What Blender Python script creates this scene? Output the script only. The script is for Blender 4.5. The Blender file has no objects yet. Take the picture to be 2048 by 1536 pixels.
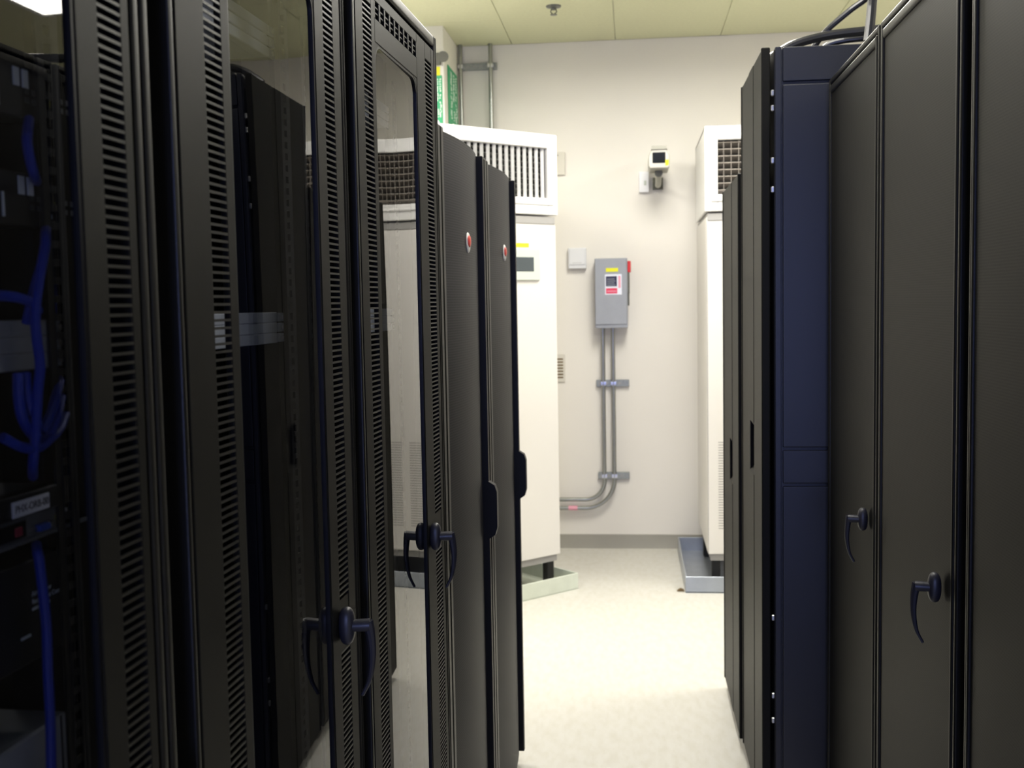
import bpy, bmesh, math, random
from mathutils import Matrix, Vector
random.seed(7)
PI = math.pi
S = bpy.context.scene
COL = S.collection

# ------------------------------------------------------------------ camera
cam_d = bpy.data.cameras.new('camera')
cam = bpy.data.objects.new('camera', cam_d); COL.objects.link(cam)
cam_d.sensor_width = 36.0
cam_d.lens = 2230.0 / 2048.0 * 36.0
cam_d.clip_start = 0.02; cam_d.clip_end = 60
RT = Vector((0.99412816, 0.10671, -0.0179494))
DN = Vector((-0.0100344, -0.07425238, -0.997189))
FW = Vector((-0.10774283, 0.99151377, -0.07274561))
m3 = Matrix((RT, -DN, -FW)).transposed()
cam.matrix_world = Matrix.Translation((0, 0, 1.5)) @ m3.to_4x4()
cam_d.dof.use_dof = True
cam_d.dof.focus_distance = 1.9
cam_d.dof.aperture_fstop = 9.0
S.camera = cam

# ------------------------------------------------------------------ world, exposure
w = bpy.data.worlds.new('World'); S.world = w; w.use_nodes = True
bg = w.node_tree.nodes['Background']
bg.inputs[0].default_value = (0.30, 0.42, 1.0, 1); bg.inputs[1].default_value = 1.0
vs = S.view_settings
vs.view_transform = 'Standard'; vs.look = 'None'; vs.gamma = 1.0; vs.use_curve_mapping = False
vs.exposure = 0.0
S.cycles.use_denoising = True
S.cycles.max_bounces = 8
S.cycles.transparent_max_bounces = 16
S.cycles.sample_clamp_indirect = 6.0
LAMP_W = 47.0           # watts of one ceiling troffer
LAMP_COL = (1.0, 0.965, 0.88)
REAR_BLUE_W = 115.0            # bluish light inferred behind the camera, set in an added window
REAR_BLUE_COL = (0.36, 0.44, 1.0)

# ------------------------------------------------------------------ materials
MATS = {}
def new_mat(name):
    m = bpy.data.materials.new(name); m.use_nodes = True
    MATS[name] = m
    return m, m.node_tree.nodes, m.node_tree.links, m.node_tree.nodes['Principled BSDF']

def mat(name, col, rough=0.5, metal=0.0, spec=0.5, noise=0.0, nscale=30.0, bump=0.0, bscale=200.0, emit=0.0, coat=0.0):
    m, N, L, b = new_mat(name)
    b.inputs['Base Color'].default_value = (*col, 1)
    b.inputs['Roughness'].default_value = rough
    b.inputs['Metallic'].default_value = metal
    b.inputs['Specular IOR Level'].default_value = spec
    if coat: b.inputs['Coat Weight'].default_value = coat
    tc = N.new('ShaderNodeTexCoord')
    if noise > 0:
        t = N.new('ShaderNodeTexNoise'); t.inputs['Scale'].default_value = nscale; t.inputs['Detail'].default_value = 4
        L.new(tc.outputs['Object'], t.inputs['Vector'])
        r = N.new('ShaderNodeValToRGB')
        r.color_ramp.elements[0].position = 0.3; r.color_ramp.elements[1].position = 0.7
        r.color_ramp.elements[0].color = (*[c * (1 - noise) for c in col], 1)
        r.color_ramp.elements[1].color = (*[min(1, c * (1 + noise)) for c in col], 1)
        L.new(t.outputs['Fac'], r.inputs['Fac']); L.new(r.outputs['Color'], b.inputs['Base Color'])
    if bump > 0:
        t2 = N.new('ShaderNodeTexNoise'); t2.inputs['Scale'].default_value = bscale; t2.inputs['Detail'].default_value = 2
        L.new(tc.outputs['Object'], t2.inputs['Vector'])
        bp = N.new('ShaderNodeBump'); bp.inputs['Strength'].default_value = bump; bp.inputs['Distance'].default_value = 0.001
        L.new(t2.outputs['Fac'], bp.inputs['Height']); L.new(bp.outputs['Normal'], b.inputs['Normal'])
    if emit > 0:
        b.inputs['Emission Color'].default_value = (*col, 1)
        b.inputs['Emission Strength'].default_value = emit
    return m

mat('rack_black', (0.0072, 0.0069, 0.0056), 0.47, spec=0.10, bump=0.25, bscale=900, noise=0.08, nscale=8)
mat('rack_frame', (0.010, 0.0096, 0.0080), 0.38, spec=0.24, bump=0.2, bscale=900)
mat('rack_edge', (0.007, 0.008, 0.014), 0.36, spec=0.5, bump=0.25, bscale=900)
mat('rack_inside', (0.012, 0.012, 0.013), 0.6)
mat('rail_black', (0.010, 0.010, 0.011), 0.5)
mat('handle_plastic', (0.018, 0.018, 0.026), 0.42)
mat('gasket', (0.005, 0.005, 0.006), 0.4, spec=0.2)
mat('bolt_steel', (0.6, 0.6, 0.6), 0.3, metal=1.0)
mat('grey_panel', (0.34, 0.36, 0.40), 0.5, noise=0.05)
mat('equip_black', (0.012, 0.012, 0.014), 0.45)
mat('equip_grey', (0.10, 0.11, 0.13), 0.5)
mat('port_dark', (0.05, 0.055, 0.065), 0.4)
mat('white_tag', (0.72, 0.78, 0.85), 0.6)
mat('label_white', (0.80, 0.82, 0.92), 0.6)
mat('ink', (0.02, 0.02, 0.03), 0.7)
mat('print_white', (0.55, 0.62, 0.70), 0.6)
mat('led_yellow', (0.75, 0.75, 0.03), 0.4, emit=0.35)
mat('button_red', (0.28, 0.02, 0.05), 0.4)
mat('plug_blue', (0.01, 0.06, 0.42), 0.4)
mat('cable_blue', (0.008, 0.035, 0.42), 0.42)
mat('cable_black', (0.014, 0.014, 0.016), 0.30, coat=0.3)
mat('ac_white', (0.70, 0.675, 0.64), 0.42, noise=0.015, nscale=3)
mat('ac_trim', (0.78, 0.77, 0.755), 0.4)
mat('ac_grey', (0.34, 0.33, 0.32), 0.5)
mat('vane_shade', (0.23, 0.205, 0.18), 0.5)  # brown stands in for shade on the down-angled grille vanes
mat('rear_vane_shade', (0.10, 0.10, 0.09), 0.6)  # rear vanes coloured darker so the grille gaps look shaded
mat('duct_shade', (0.012, 0.016, 0.012), 0.8)  # near-black colour stands in for the shade inside the hood
mat('bezel_grey', (0.56, 0.60, 0.54), 0.5)
mat('lcd', (0.06, 0.075, 0.085), 0.15)
mat('sticker_yellow', (0.80, 0.78, 0.02), 0.6)
mat('pan_steel_white', (0.62, 0.66, 0.57), 0.45, noise=0.06, nscale=12)
mat('pan_steel_grey', (0.36, 0.39, 0.44), 0.35, metal=0.4, noise=0.08, nscale=9)
mat('foot_black', (0.012, 0.012, 0.012), 0.6)
mat('box_grey', (0.33, 0.345, 0.385), 0.45, noise=0.03, nscale=20)
mat('red_plastic', (0.62, 0.03, 0.03), 0.4)
mat('red_print', (0.72, 0.05, 0.12), 0.5)
mat('pink_print', (0.80, 0.36, 0.45), 0.5)
mat('navy_print', (0.02, 0.02, 0.06), 0.5)
mat('conduit_steel', (0.36, 0.37, 0.35), 0.28, metal=0.85, noise=0.05, nscale=40)
mat('strut_steel', (0.30, 0.315, 0.30), 0.4, metal=0.4, noise=0.15, nscale=60)
mat('thermo_white', (0.74, 0.745, 0.76), 0.45)
mat('camera_shell', (0.40, 0.39, 0.33), 0.45)
mat('camera_glass', (0.01, 0.012, 0.016), 0.08)
mat('plate_white', (0.88, 0.88, 0.90), 0.4)
mat('plate_cream', (0.66, 0.63, 0.56), 0.5)
mat('sign_green', (0.03, 0.36, 0.16), 0.5)
mat('sign_white', (0.75, 0.86, 0.78), 0.5)
mat('horn_grey', (0.13, 0.13, 0.11), 0.5)
mat('sprinkler_metal', (0.16, 0.165, 0.15), 0.4, metal=0.5)
mat('badge_white', (0.62, 0.60, 0.56), 0.4)
mat('badge_red', (0.60, 0.08, 0.06), 0.35)
mat('brown_scrap', (0.16, 0.11, 0.05), 0.8)
mat('lamp_frame', (0.75, 0.75, 0.72), 0.4)
mat('lamp_diffuser', (1.0, 0.98, 0.92), 0.5, emit=5.0)
mat('tile_grid', (0.55, 0.55, 0.42), 0.6)
mat('base_vinyl', (0.33, 0.315, 0.27), 0.55, noise=0.04, nscale=6)
mat('wall_paint', (0.80, 0.765, 0.705), 0.75, noise=0.012, nscale=2.5, bump=0.12, bscale=350)
mat('column_paint', (0.80, 0.78, 0.71), 0.7, noise=0.012, nscale=2.5)
mat('ceiling_tile', (0.62, 0.625, 0.42), 0.85, noise=0.03, nscale=60, bump=0.3, bscale=300)

def floor_mat():
    m, N, L, b = new_mat('floor_vinyl')
    tc = N.new('ShaderNodeTexCoord')
    mp = N.new('ShaderNodeMapping'); mp.inputs['Scale'].default_value = (1, 0.35, 1)
    mp.inputs['Rotation'].default_value = (0, 0, 0.5)
    L.new(tc.outputs['Object'], mp.inputs['Vector'])
    t = N.new('ShaderNodeTexNoise'); t.inputs['Scale'].default_value = 38; t.inputs['Detail'].default_value = 6
    L.new(mp.outputs['Vector'], t.inputs['Vector'])
    r = N.new('ShaderNodeValToRGB')
    r.color_ramp.elements[0].position = 0.30; r.color_ramp.elements[1].position = 0.62
    r.color_ramp.elements[0].color = (0.585, 0.565, 0.505, 1); r.color_ramp.elements[1].color = (0.635, 0.62, 0.575, 1)
    L.new(t.outputs['Fac'], r.inputs['Fac']); L.new(r.outputs['Color'], b.inputs['Base Color'])
    b.inputs['Roughness'].default_value = 0.42
    b.inputs['Specular IOR Level'].default_value = 0.4
floor_mat()

def perf_mat(name, c_metal, c_hole, pitch, rough):
    m, N, L, b = new_mat(name)
    tc = N.new('ShaderNodeTexCoord')
    mp = N.new('ShaderNodeMapping'); s = 1.0 / pitch
    mp.inputs['Scale'].default_value = (s, s, s)
    L.new(tc.outputs['Object'], mp.inputs['Vector'])
    sp = N.new('ShaderNodeSeparateXYZ'); L.new(mp.outputs['Vector'], sp.inputs['Vector'])
    def mnode(op, a, bb=None, v=None):
        n = N.new('ShaderNodeMath'); n.operation = op
        L.new(a, n.inputs[0])
        if bb is not None: L.new(bb, n.inputs[1])
        elif v is not None: n.inputs[1].default_value = v
        return n.outputs[0]
    zr = mnode('MULTIPLY', sp.outputs['Z'], v=1.0)
    fl = mnode('FLOOR', zr)
    odd = mnode('MULTIPLY', mnode('MODULO', fl, v=2.0), v=0.5)
    yy = mnode('ADD', sp.outputs['Y'], odd)
    fy = mnode('SUBTRACT', mnode('FRACT', yy), v=0.5)
    fz = mnode('SUBTRACT', mnode('FRACT', zr), v=0.5)
    d = mnode('SQRT', mnode('ADD', mnode('MULTIPLY', fy, fy), mnode('MULTIPLY', fz, fz)))
    hole = mnode('LESS_THAN', d, v=0.30)
    mx = N.new('ShaderNodeMix'); mx.data_type = 'RGBA'
    L.new(hole, mx.inputs['Factor'])
    mx.inputs['A'].default_value = (*c_metal, 1); mx.inputs['B'].default_value = (*c_hole, 1)
    L.new(mx.outputs['Result'], b.inputs['Base Color'])
    b.inputs['Roughness'].default_value = rough
    return m
perf_mat('perf_black', (0.0125, 0.0120, 0.0106), (0.0025, 0.0025, 0.0025), 0.0045, 0.50)
MATS['perf_black'].node_tree.nodes['Principled BSDF'].inputs['Specular IOR Level'].default_value = 0.10
perf_mat('perf_grey', (0.034, 0.033, 0.037), (0.007, 0.007, 0.008), 0.0060, 0.50)
MATS['perf_grey'].node_tree.nodes['Principled BSDF'].inputs['Specular IOR Level'].default_value = 0.14

def glass_mat(name, tint, ior):
    m, N, L, b = new_mat(name)
    out = N['Material Output']
    tr = N.new('ShaderNodeBsdfTransparent'); tr.inputs[0].default_value = (*tint, 1)
    clear = N.new('ShaderNodeBsdfTransparent')
    gl = N.new('ShaderNodeBsdfGlossy'); gl.inputs['Roughness'].default_value = 0.012
    fr = N.new('ShaderNodeFresnel'); fr.inputs['IOR'].default_value = ior
    mx = N.new('ShaderNodeMixShader'); L.new(fr.outputs[0], mx.inputs[0]); L.new(tr.outputs[0], mx.inputs[1]); L.new(gl.outputs[0], mx.inputs[2])
    ge = N.new('ShaderNodeNewGeometry')
    mx2 = N.new('ShaderNodeMixShader'); L.new(ge.outputs['Backfacing'], mx2.inputs[0])
    L.new(mx.outputs[0], mx2.inputs[1]); L.new(clear.outputs[0], mx2.inputs[2])
    L.new(mx2.outputs[0], out.inputs['Surface'])
    N.remove(b)
glass_mat('smoked_glass', (0.62, 0.64, 0.70), 1.55)
glass_mat('clear_glass', (0.95, 0.96, 0.97), 1.5)

# ------------------------------------------------------------------ mesh helpers
class MB:
    def __init__(self): self.v = []; self.f = []; self.wn = False
    def add(self, vs, fs):
        o = len(self.v); self.v += [tuple(p) for p in vs]; self.f += [tuple(i + o for i in f) for f in fs]; return self
    def box(self, x0, x1, y0, y1, z0, z1):
        return self.add([(x0,y0,z0),(x1,y0,z0),(x1,y1,z0),(x0,y1,z0),(x0,y0,z1),(x1,y0,z1),(x1,y1,z1),(x0,y1,z1)],
                        [(0,3,2,1),(4,5,6,7),(0,1,5,4),(1,2,6,5),(2,3,7,6),(3,0,4,7)])
    def rbox(self, x0, x1, y0, y1, z0, z1, r=0.003, seg=2):
        b = bmesh.new()
        bmesh.ops.create_cube(b, size=1.0)
        for q in b.verts:
            q.co = Vector(((x0+x1)/2 + q.co.x*(x1-x0), (y0+y1)/2 + q.co.y*(y1-y0), (z0+z1)/2 + q.co.z*(z1-z0)))
        self.wn = True
        bmesh.ops.bevel(b, geom=list(b.edges), offset=r, segments=seg, affect='EDGES', profile=0.5)
        b.verts.index_update()
        self.add([q.co.copy() for q in b.verts], [[q.index for q in f.verts] for f in b.faces]); b.free(); return self
    def prism(self, poly, axis, a0, a1):
        # poly: list of 2-D points; axis: 'x','y','z' extrusion axis; remaining axes in order
        def p3(p, a):
            return {'x': (a, p[0], p[1]), 'y': (p[0], a, p[1]), 'z': (p[0], p[1], a)}[axis]
        n = len(poly)
        vs = [p3(p, a0) for p in poly] + [p3(p, a1) for p in poly]
        fs = [tuple(reversed(range(n))), tuple(range(n, 2*n))] + [(i, (i+1) % n, n + (i+1) % n, n + i) for i in range(n)]
        return self.add(vs, fs)
    def tube(self, pts, r, seg=10, cap=True):
        pts = [Vector(p) for p in pts]; rs = r if isinstance(r, (list, tuple)) else [r]*len(pts)
        o = len(self.v); up = None
        for i, p in enumerate(pts):
            t = (pts[min(i+1, len(pts)-1)] - pts[max(i-1, 0)]).normalized()
            if up is None:
                up = Vector((0,0,1)) if abs(t.z) < 0.9 else Vector((1,0,0))
            a = (up - t*up.dot(t)).normalized(); up = a; c = t.cross(a)
            for k in range(seg):
                an = 2*PI*k/seg
                self.v.append(tuple(p + (a*math.cos(an) + c*math.sin(an))*rs[i]))
        for i in range(len(pts)-1):
            for k in range(seg):
                k2 = (k+1) % seg
                self.f.append((o+i*seg+k, o+i*seg+k2, o+(i+1)*seg+k2, o+(i+1)*seg+k))
        if cap:
            self.f.append(tuple(o+k for k in reversed(range(seg))))
            self.f.append(tuple(o+(len(pts)-1)*seg+k for k in range(seg)))
        return self
    def ellipsoid(self, c, rx, ry, rz, nu=20, nv=10, squash=1.0):
        o = len(self.v)
        for j in range(nv+1):
            th = PI*j/nv
            for i in range(nu):
                ph = 2*PI*i/nu
                def pw(v): return math.copysign(abs(v)**squash, v)
                self.v.append((c[0]+rx*pw(math.sin(th))*pw(math.cos(ph)), c[1]+ry*pw(math.sin(th))*pw(math.sin(ph)), c[2]+rz*pw(math.cos(th))))
        for j in range(nv):
            for i in range(nu):
                i2 = (i+1) % nu
                self.f.append((o+j*nu+i, o+(j+1)*nu+i, o+(j+1)*nu+i2, o+j*nu+i2))
        return self
    def lathe(self, prof, c=(0,0,0), axis='z', seg=20):
        # prof: (radius, height)
        o = len(self.v)
        for r, h in prof:
            for k in range(seg):
                an = 2*PI*k/seg; a, b = r*math.cos(an), r*math.sin(an)
                p = {'z': (a, b, h), 'x': (h, a, b), 'y': (a, h, b)}[axis]
                self.v.append((c[0]+p[0], c[1]+p[1], c[2]+p[2]))
        n = len(prof)
        for i in range(n-1):
            for k in range(seg):
                k2 = (k+1) % seg
                self.f.append((o+i*seg+k, o+i*seg+k2, o+(i+1)*seg+k2, o+(i+1)*seg+k))
        self.f.append(tuple(o+k for k in range(seg))); self.f.append(tuple(o+(n-1)*seg+k for k in range(seg)))
        return self
    def mesh(self, name, m, smooth=True):
        me = bpy.data.meshes.new(name); me.from_pydata(self.v, [], self.f)
        b = bmesh.new(); b.from_mesh(me); bmesh.ops.recalc_face_normals(b, faces=list(b.faces)); b.to_mesh(me); b.free()
        me.materials.append(MATS[m])
        if smooth:
            me.shade_smooth(); me.set_sharp_from_angle(angle=math.radians(35))
        return me
    def build(self, name, m, parent=None, smooth=True, loc=None, label=None):
        o = bpy.data.objects.new(name, self.mesh(name, m, smooth)); COL.objects.link(o)
        if self.wn and smooth:
            wn = o.modifiers.new('weighted_normals', 'WEIGHTED_NORMAL'); wn.keep_sharp = True; wn.weight = 80
        if parent is not None: o.parent = parent
        if loc is not None: o.location = loc
        if label: o['label'] = label
        return o

def tag(o, label, cat, group=None):
    o['label'] = label; o['category'] = cat
    if group: o['group'] = group
    return o
def struct(o): o['kind'] = 'structure'; return o
def empty(name, loc, rz, label, cat, group=None):
    o = bpy.data.objects.new(name, None); COL.objects.link(o)
    o.location = loc; o.rotation_euler = (0, 0, rz); o.empty_display_size = 0.1
    return tag(o, label, cat, group)
def child(name, me, parent, loc=(0,0,0)):
    o = bpy.data.objects.new(name, me); COL.objects.link(o); o.parent = parent; o.location = loc; return o
def smooth_path(pts, n=8):
    P = [Vector(p) for p in pts]; out = []
    for i in range(len(P)-1):
        p0 = P[max(i-1,0)]; p1 = P[i]; p2 = P[i+1]; p3 = P[min(i+2, len(P)-1)]
        for k in range(n):
            t = k/n
            out.append(0.5*((2*p1)+(-p0+p2)*t+(2*p0-5*p1+4*p2-p3)*t*t+(-p0+3*p1-3*p2+p3)*t**3))
    out.append(P[-1]); return out
def text_mesh(name, body, size, m, parent, mat4, depth=0.0002):
    c = bpy.data.curves.new(name, 'FONT'); c.body = body; c.size = size; c.extrude = depth
    c.align_x = 'LEFT'
    t = bpy.data.objects.new('tmp_text', c); COL.objects.link(t)
    dg = bpy.context.evaluated_depsgraph_get()
    me = bpy.data.meshes.new_from_object(t.evaluated_get(dg)); bpy.data.objects.remove(t)
    me.materials.clear(); me.materials.append(MATS[m])
    o = bpy.data.objects.new(name, me); COL.objects.link(o); o.parent = parent; o.matrix_local = mat4
    return o

# ------------------------------------------------------------------ the room
X0, X1, YB, YR, ZC = -3.133, 3.577, -4.26, 6.72, 3.03
fl = struct(MB().box(X0-.1, X1+.1, YB-.1, YR+.1, -0.1, 0).build('floor', 'floor_vinyl')); fl['label'] = 'pale speckled vinyl floor of the aisle'
o = struct(MB().box(X0-.1, X1+.1, YR, YR+0.12, 0, ZC).build('wall_rear', 'wall_paint')); o['label'] = 'beige painted wall at the end of the aisle'
o = struct(MB().box(X0-.12, X0, YB, YR, 0, ZC).build('wall_left', 'wall_paint'))
o = struct(MB().box(X1, X1+.12, YB, YR, 0, ZC).build('wall_right', 'wall_paint'))
# wall behind the camera with an unseen window, added to carry the bluish light
WX0, WX1, WZ0, WZ1 = -0.75, 0.75, 0.95, 2.05
mb = MB().box(X0, WX0, YB-.12, YB, 0, ZC).box(WX1, X1, YB-.12, YB, 0, ZC).box(WX0, WX1, YB-.12, YB, 0, WZ0).box(WX0, WX1, YB-.12, YB, WZ1, ZC)
struct(mb.build('wall_back', 'wall_paint'))
win = bpy.data.objects.new('added_window_1', None); COL.objects.link(win); win.location = (0, YB, 0); struct(win)
mb = MB().box(WX0, WX0+.05, -.08, -.02, WZ0, WZ1).box(WX1-.05, WX1, -.08, -.02, WZ0, WZ1).box(WX0, WX1, -.08, -.02, WZ0, WZ0+.05).box(WX0, WX1, -.08, -.02, WZ1-.05, WZ1).box(-.02, .02, -.08, -.02, WZ0, WZ1)
mb.build('added_window_frame', 'ac_trim', win)
for a, b_ in ((WX0+.05, -.02), (.02, WX1-.05)):
    MB().box(a, b_, -.053, -.047, WZ0+.05, WZ1-.05).build('pane', 'clear_glass', win)
ld = bpy.data.lights.new('rear_blue_light', 'AREA'); ld.shape = 'RECTANGLE'; ld.size = 1.5; ld.size_y = 1.1  # bluish source added outside the unseen window
ld.energy = REAR_BLUE_W; ld.color = REAR_BLUE_COL
lo = bpy.data.objects.new('rear_blue_light', ld); COL.objects.link(lo); lo.location = (0, YB-0.16, 1.5); lo.rotation_euler = (PI/2, 0, PI)
lo.rotation_euler = (PI/2, 0, 0); lo.rotation_euler = (-PI/2, 0, PI)

# ceiling: grid with lay-in tiles, troffers
LAMPS = [(1.747, 4.28), (-0.083, 4.28), (-1.913, 4.28), (1.747, 1.84), (-1.913, 1.84), (-0.083, 1.84)]  # the last one, over mid-aisle, is unseen and added to brighten the floor
ce = struct(MB().box(X0-.1, X1+.1, YB-.1, YR+.1, ZC+.006, ZC+.12).build('ceiling', 'tile_grid')); ce['label'] = 'cream lay-in tile ceiling'
tile_me = {}
def tile(w_, l_):
    k = (round(w_, 3), round(l_, 3))
    if k not in tile_me:
        tile_me[k] = MB().rbox(0, w_, 0, l_, 0, 0.008, 0.002, 1).mesh('ceiling_tile', 'ceiling_tile')
    return tile_me[k]
g = 0.0019
for i in range(11):
    x = X0 + 0.61*i
    stag = 0.61 if i < 4 else 0.0
    ys = [YB + 1.22*k for k in range(10)] if not stag else [YB] + [YB+0.61+1.22*k for k in range(9)] + [YR]
    for a, b_ in zip(ys[:-1], ys[1:]):
        if any(abs(lx-x) < .1 and abs(ly-a) < .1 for lx, ly in LAMPS) and not stag: continue
        if stag and any(abs(lx-x) < .1 and a < ly+1.2 and b_ > ly+.02 for lx, ly in LAMPS):
            continue
        child('ceiling_tile', tile(0.61-2*g, b_-a-2*g), ce, (x+g, a+g, ZC))
def troffer(x, y, label, power=1.0):
    t = empty('ceiling_light', (x+.305, y+.61, ZC), 0, label, 'ceiling light', 'ceiling lights')
    fr = MB().box(-.30, -.27, -.6, .6, -.012, .005).box(.27, .30, -.6, .6, -.012, .005).box(-.27, .27, -.6, -.57, -.012, .005).box(-.27, .27, .57, .6, -.012, .005)
    fr.build('frame', 'lamp_frame', t)
    MB().box(-.27, .27, -.57, .57, -.006, .003).build('diffuser', 'lamp_diffuser', t)
    d = bpy.data.lights.new('tube_light', 'AREA'); d.shape = 'RECTANGLE'; d.size = 0.54; d.size_y = 1.14
    d.energy = LAMP_W*power; d.color = LAMP_COL; d.spread = math.radians(172)
    lo = bpy.data.objects.new('tube_light', d); COL.objects.link(lo); lo.parent = t; lo.location = (0, 0, -.008)
where = ['above the right-hand cabinets near the far wall', 'above the aisle end nearest the far wall', 'above the left side near the corner cooling unit',
         'above the right row of cabinets', 'above the left row of cabinets', 'added to brighten the floor, above the middle of the aisle']
for (lx, ly), wh in zip(LAMPS, where):
    troffer(lx, ly, 'white fluorescent ceiling troffer ' + wh, 0.45 if wh.endswith('middle of the aisle') else 1.0)

# cove base
o = struct(MB().prism([(YR, 0), (YR-.012, 0), (YR-.006, .012), (YR-.005, .083), (YR, .085)], 'x', X0, X1).build('baseboard_rear', 'base_vinyl')); o['label'] = 'grey-brown vinyl cove base along the end wall'
# corner chase, meets the end wall
o = struct(MB().rbox(-1.75, -1.02, 6.20, YR+.02, 0, ZC+.004, .008, 2).build('wall_corner', 'column_paint')); o['label'] = 'cream painted chase in the far left corner'

# ------------------------------------------------------------------ left row: cabinets with smoked glass doors
TH = math.radians(1.95)
U = Vector((math.sin(TH), math.cos(TH), 0)); NN = Vector((math.cos(TH), -math.sin(TH), 0))
def lpos(s, a, z=0.0): return U*s - NN*a + Vector((0, 0, z))
PITCH = 0.00795

def handle(parent, y, z, flip=1):
    # swing handle: escutcheon, post, curved lever hanging down
    h = MB().ellipsoid((0.009, y, z), 0.011, 0.013, 0.026, 20, 12, 0.8).build('handle', 'handle_plastic', parent)
    MB().tube([(0.012, y, z), (0.030, y+.001*flip, z+.001), (0.040, y+.003*flip, z+.001)], [.0085, .0088, .009], 12).build('handle_post', 'handle_plastic', h)
    pts = smooth_path([(0.037, y+.003*flip, z+.006), (0.0405, y+.004*flip, z-.012), (0.042, y+.005*flip, z-.042), (0.037, y+.006*flip, z-.075), (0.026, y+.006*flip, z-.098)], 6)
    rs = [max(.0028, .0082*(1-0.75*i/(len(pts)-1))) for i in range(len(pts))]
    MB().tube(pts, rs, 10).build('lever', 'handle_plastic', h)
    return h

def glass_rack(s0, s1, doorL, doorR, slotsL, winL, winR, slotsR, handle_s, label, vis, end_side=False, stuff_only=False, near_side=False):
    """local x: towards the aisle, y: along the row, z: up.  all *_s values are row positions"""
    t = empty('server_cabinet', lpos(s0, 0.448), -TH, label, 'server cabinet', 'smoked glass door cabinets')
    y = lambda s: s - s0
    W = s1 - s0; D = -0.95; ZT = 2.016
    # body: posts, top, base, back
    mb = MB()
    for ya, yb in ((0.0, 0.012), (W-0.030, W)):
        pass
    mb.box(D, -0.03, 0, W, ZT-.03, ZT-.004).box(D, -0.03, 0, W, 0.02, 0.06).box(D, D+.02, 0, W, .06, ZT-.03)
    for ya, yb in ((0.0, 0.03), (W-.03, W)):
        mb.box(D, D+.05, ya, yb, 0.02, ZT-.03).box(-0.14, -0.10, ya, yb, 0.02, ZT-.03)
    mb.box(-.08, -.06, .05, .1, 0, .02).box(-.08, -.06, W-.1, W-.05, 0, .02).box(D+.05, D+.1, .05, .1, 0, .02).box(D+.05, D+.1, W-.1, W-.05, 0, .02)
    mb.build('body', 'rack_inside', t)
    if end_side: MB().box(D, -.03, W-.004, W, .06, ZT-.03).build('side_panel', 'rack_black', t)
    if near_side: MB().box(D, -.03, 0, .004, .06, ZT-.03).build('side_panel', 'rack_black', t)
    # front frame with its ribs
    dl, dr = y(doorL), y(doorR)
    f = MB()
    f.rbox(-0.055, 0.0, 0.0, dl-.003, 0.02, ZT, .003, 2)
    span = W - (dr+.007)
    f.rbox(-0.055, 0.0, dr+.007, dr+.007+span*.40, 0.02, ZT, .0035, 3)
    f.rbox(-0.055, -0.008, dr+.007+span*.40, W-span*.38, 0.02, ZT-.002, .001, 1)
    f.rbox(-0.055, 0.0, W-span*.40, W, 0.02, ZT, .0035, 3)
    f.rbox(-0.055, 0.0, dl-.003, dr+.007, ZT-.022, ZT, .005, 3)
    f.rbox(-0.055, 0.0, dl-.003, dr+.007, 0.02, 0.05, .004, 2)
    f.build('front_frame', 'rack_frame', t)
    # door
    zb, zt = 0.056, ZT - .030
    d = MB()
    sl0, sl1 = y(slotsL[0]), y(slotsL[1]); sr0, sr1 = y(slotsR[0]), y(slotsR[1]); w0, w1 = y(winL), y(winR)
    zs0, zs1 = 0.14, 1.955            # slot columns
    wz0, wz1 = 0.16, 1.905            # window
    def strip(a, b, z0, z1): d.rbox(-.022, 0, a, b, z0, z1, .0012, 1)
    strip(dl, sl0, zb, zt); strip(sr1, dr, zb, zt)
    d.rbox(-.0075, 0, sl1, w0, zb, zt, .0012, 1).rbox(-.0075, 0, w1, sr0, zb, zt, .0012, 1)
    strip(sl0, sl1, zb, zs0); strip(sl0, sl1, zs1, zt); strip(sr0, sr1, zb, zs0); strip(sr0, sr1, zs1, zt)
    strip(w0, w1, zb, wz0)
    gz0, gz1 = 1.942, 1.968           # grid of small vents over the window
    strip(w0, w1, wz1, gz0); strip(w0, w1, gz1, zt)
    nb = 9; gw = (w1-w0)/nb
    for i in range(nb+1):
        c = w0 + gw*i; d.box(-.012, 0, max(w0, c-.0045), min(w1, c+.0045), gz0, gz1)
    for j in (1, 2): d.box(-.006, -.001, w0, w1, gz0+(gz1-gz0)*j/3-.0012, gz0+(gz1-gz0)*j/3+.0012)
    R_ = .035
    for cy, cz, sy, sz in ((w0, wz1, 1, -1), (w1, wz1, -1, -1), (w0, wz0, 1, 1), (w1, wz0, -1, 1)):
        poly = [(cy, cz)] + [(cy+sy*R_*(1-math.sin(k/8*PI/2)), cz+sz*R_*(1-math.cos(k/8*PI/2))) for k in range(9)]
        d.prism(poly, 'x', -.020, -.0008)
    hz = 1.066; hy = y(handle_s)
    # blank bridge in the slot column behind the handle
    d.box(-.02, -.0005, sr0, sr1, hz-.040, hz+.034)
    door = d.build('door', 'rack_black', t)
    # gasket round the window
    gk = MB()
    def rr(off):
        pts = []
        r = R_ - off
        for cy, cz, a0 in ((w1-R_, wz1-R_, 0), (w0+R_, wz1-R_, PI/2), (w0+R_, wz0+R_, PI), (w1-R_, wz0+R_, 1.5*PI)):
            for k in range(7):
                an = a0 + k/6*PI/2; pts.append((cy+r*math.cos(an), cz+r*math.sin(an)))
        return pts
    A = rr(-.0005); B = rr(.004); n = len(A)
    vsx = [(-.0012, *p) for p in A] + [(-.0012, *p) for p in B] + [(-.0065, *p) for p in A] + [(-.0065, *p) for p in B]
    fs = []
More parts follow.
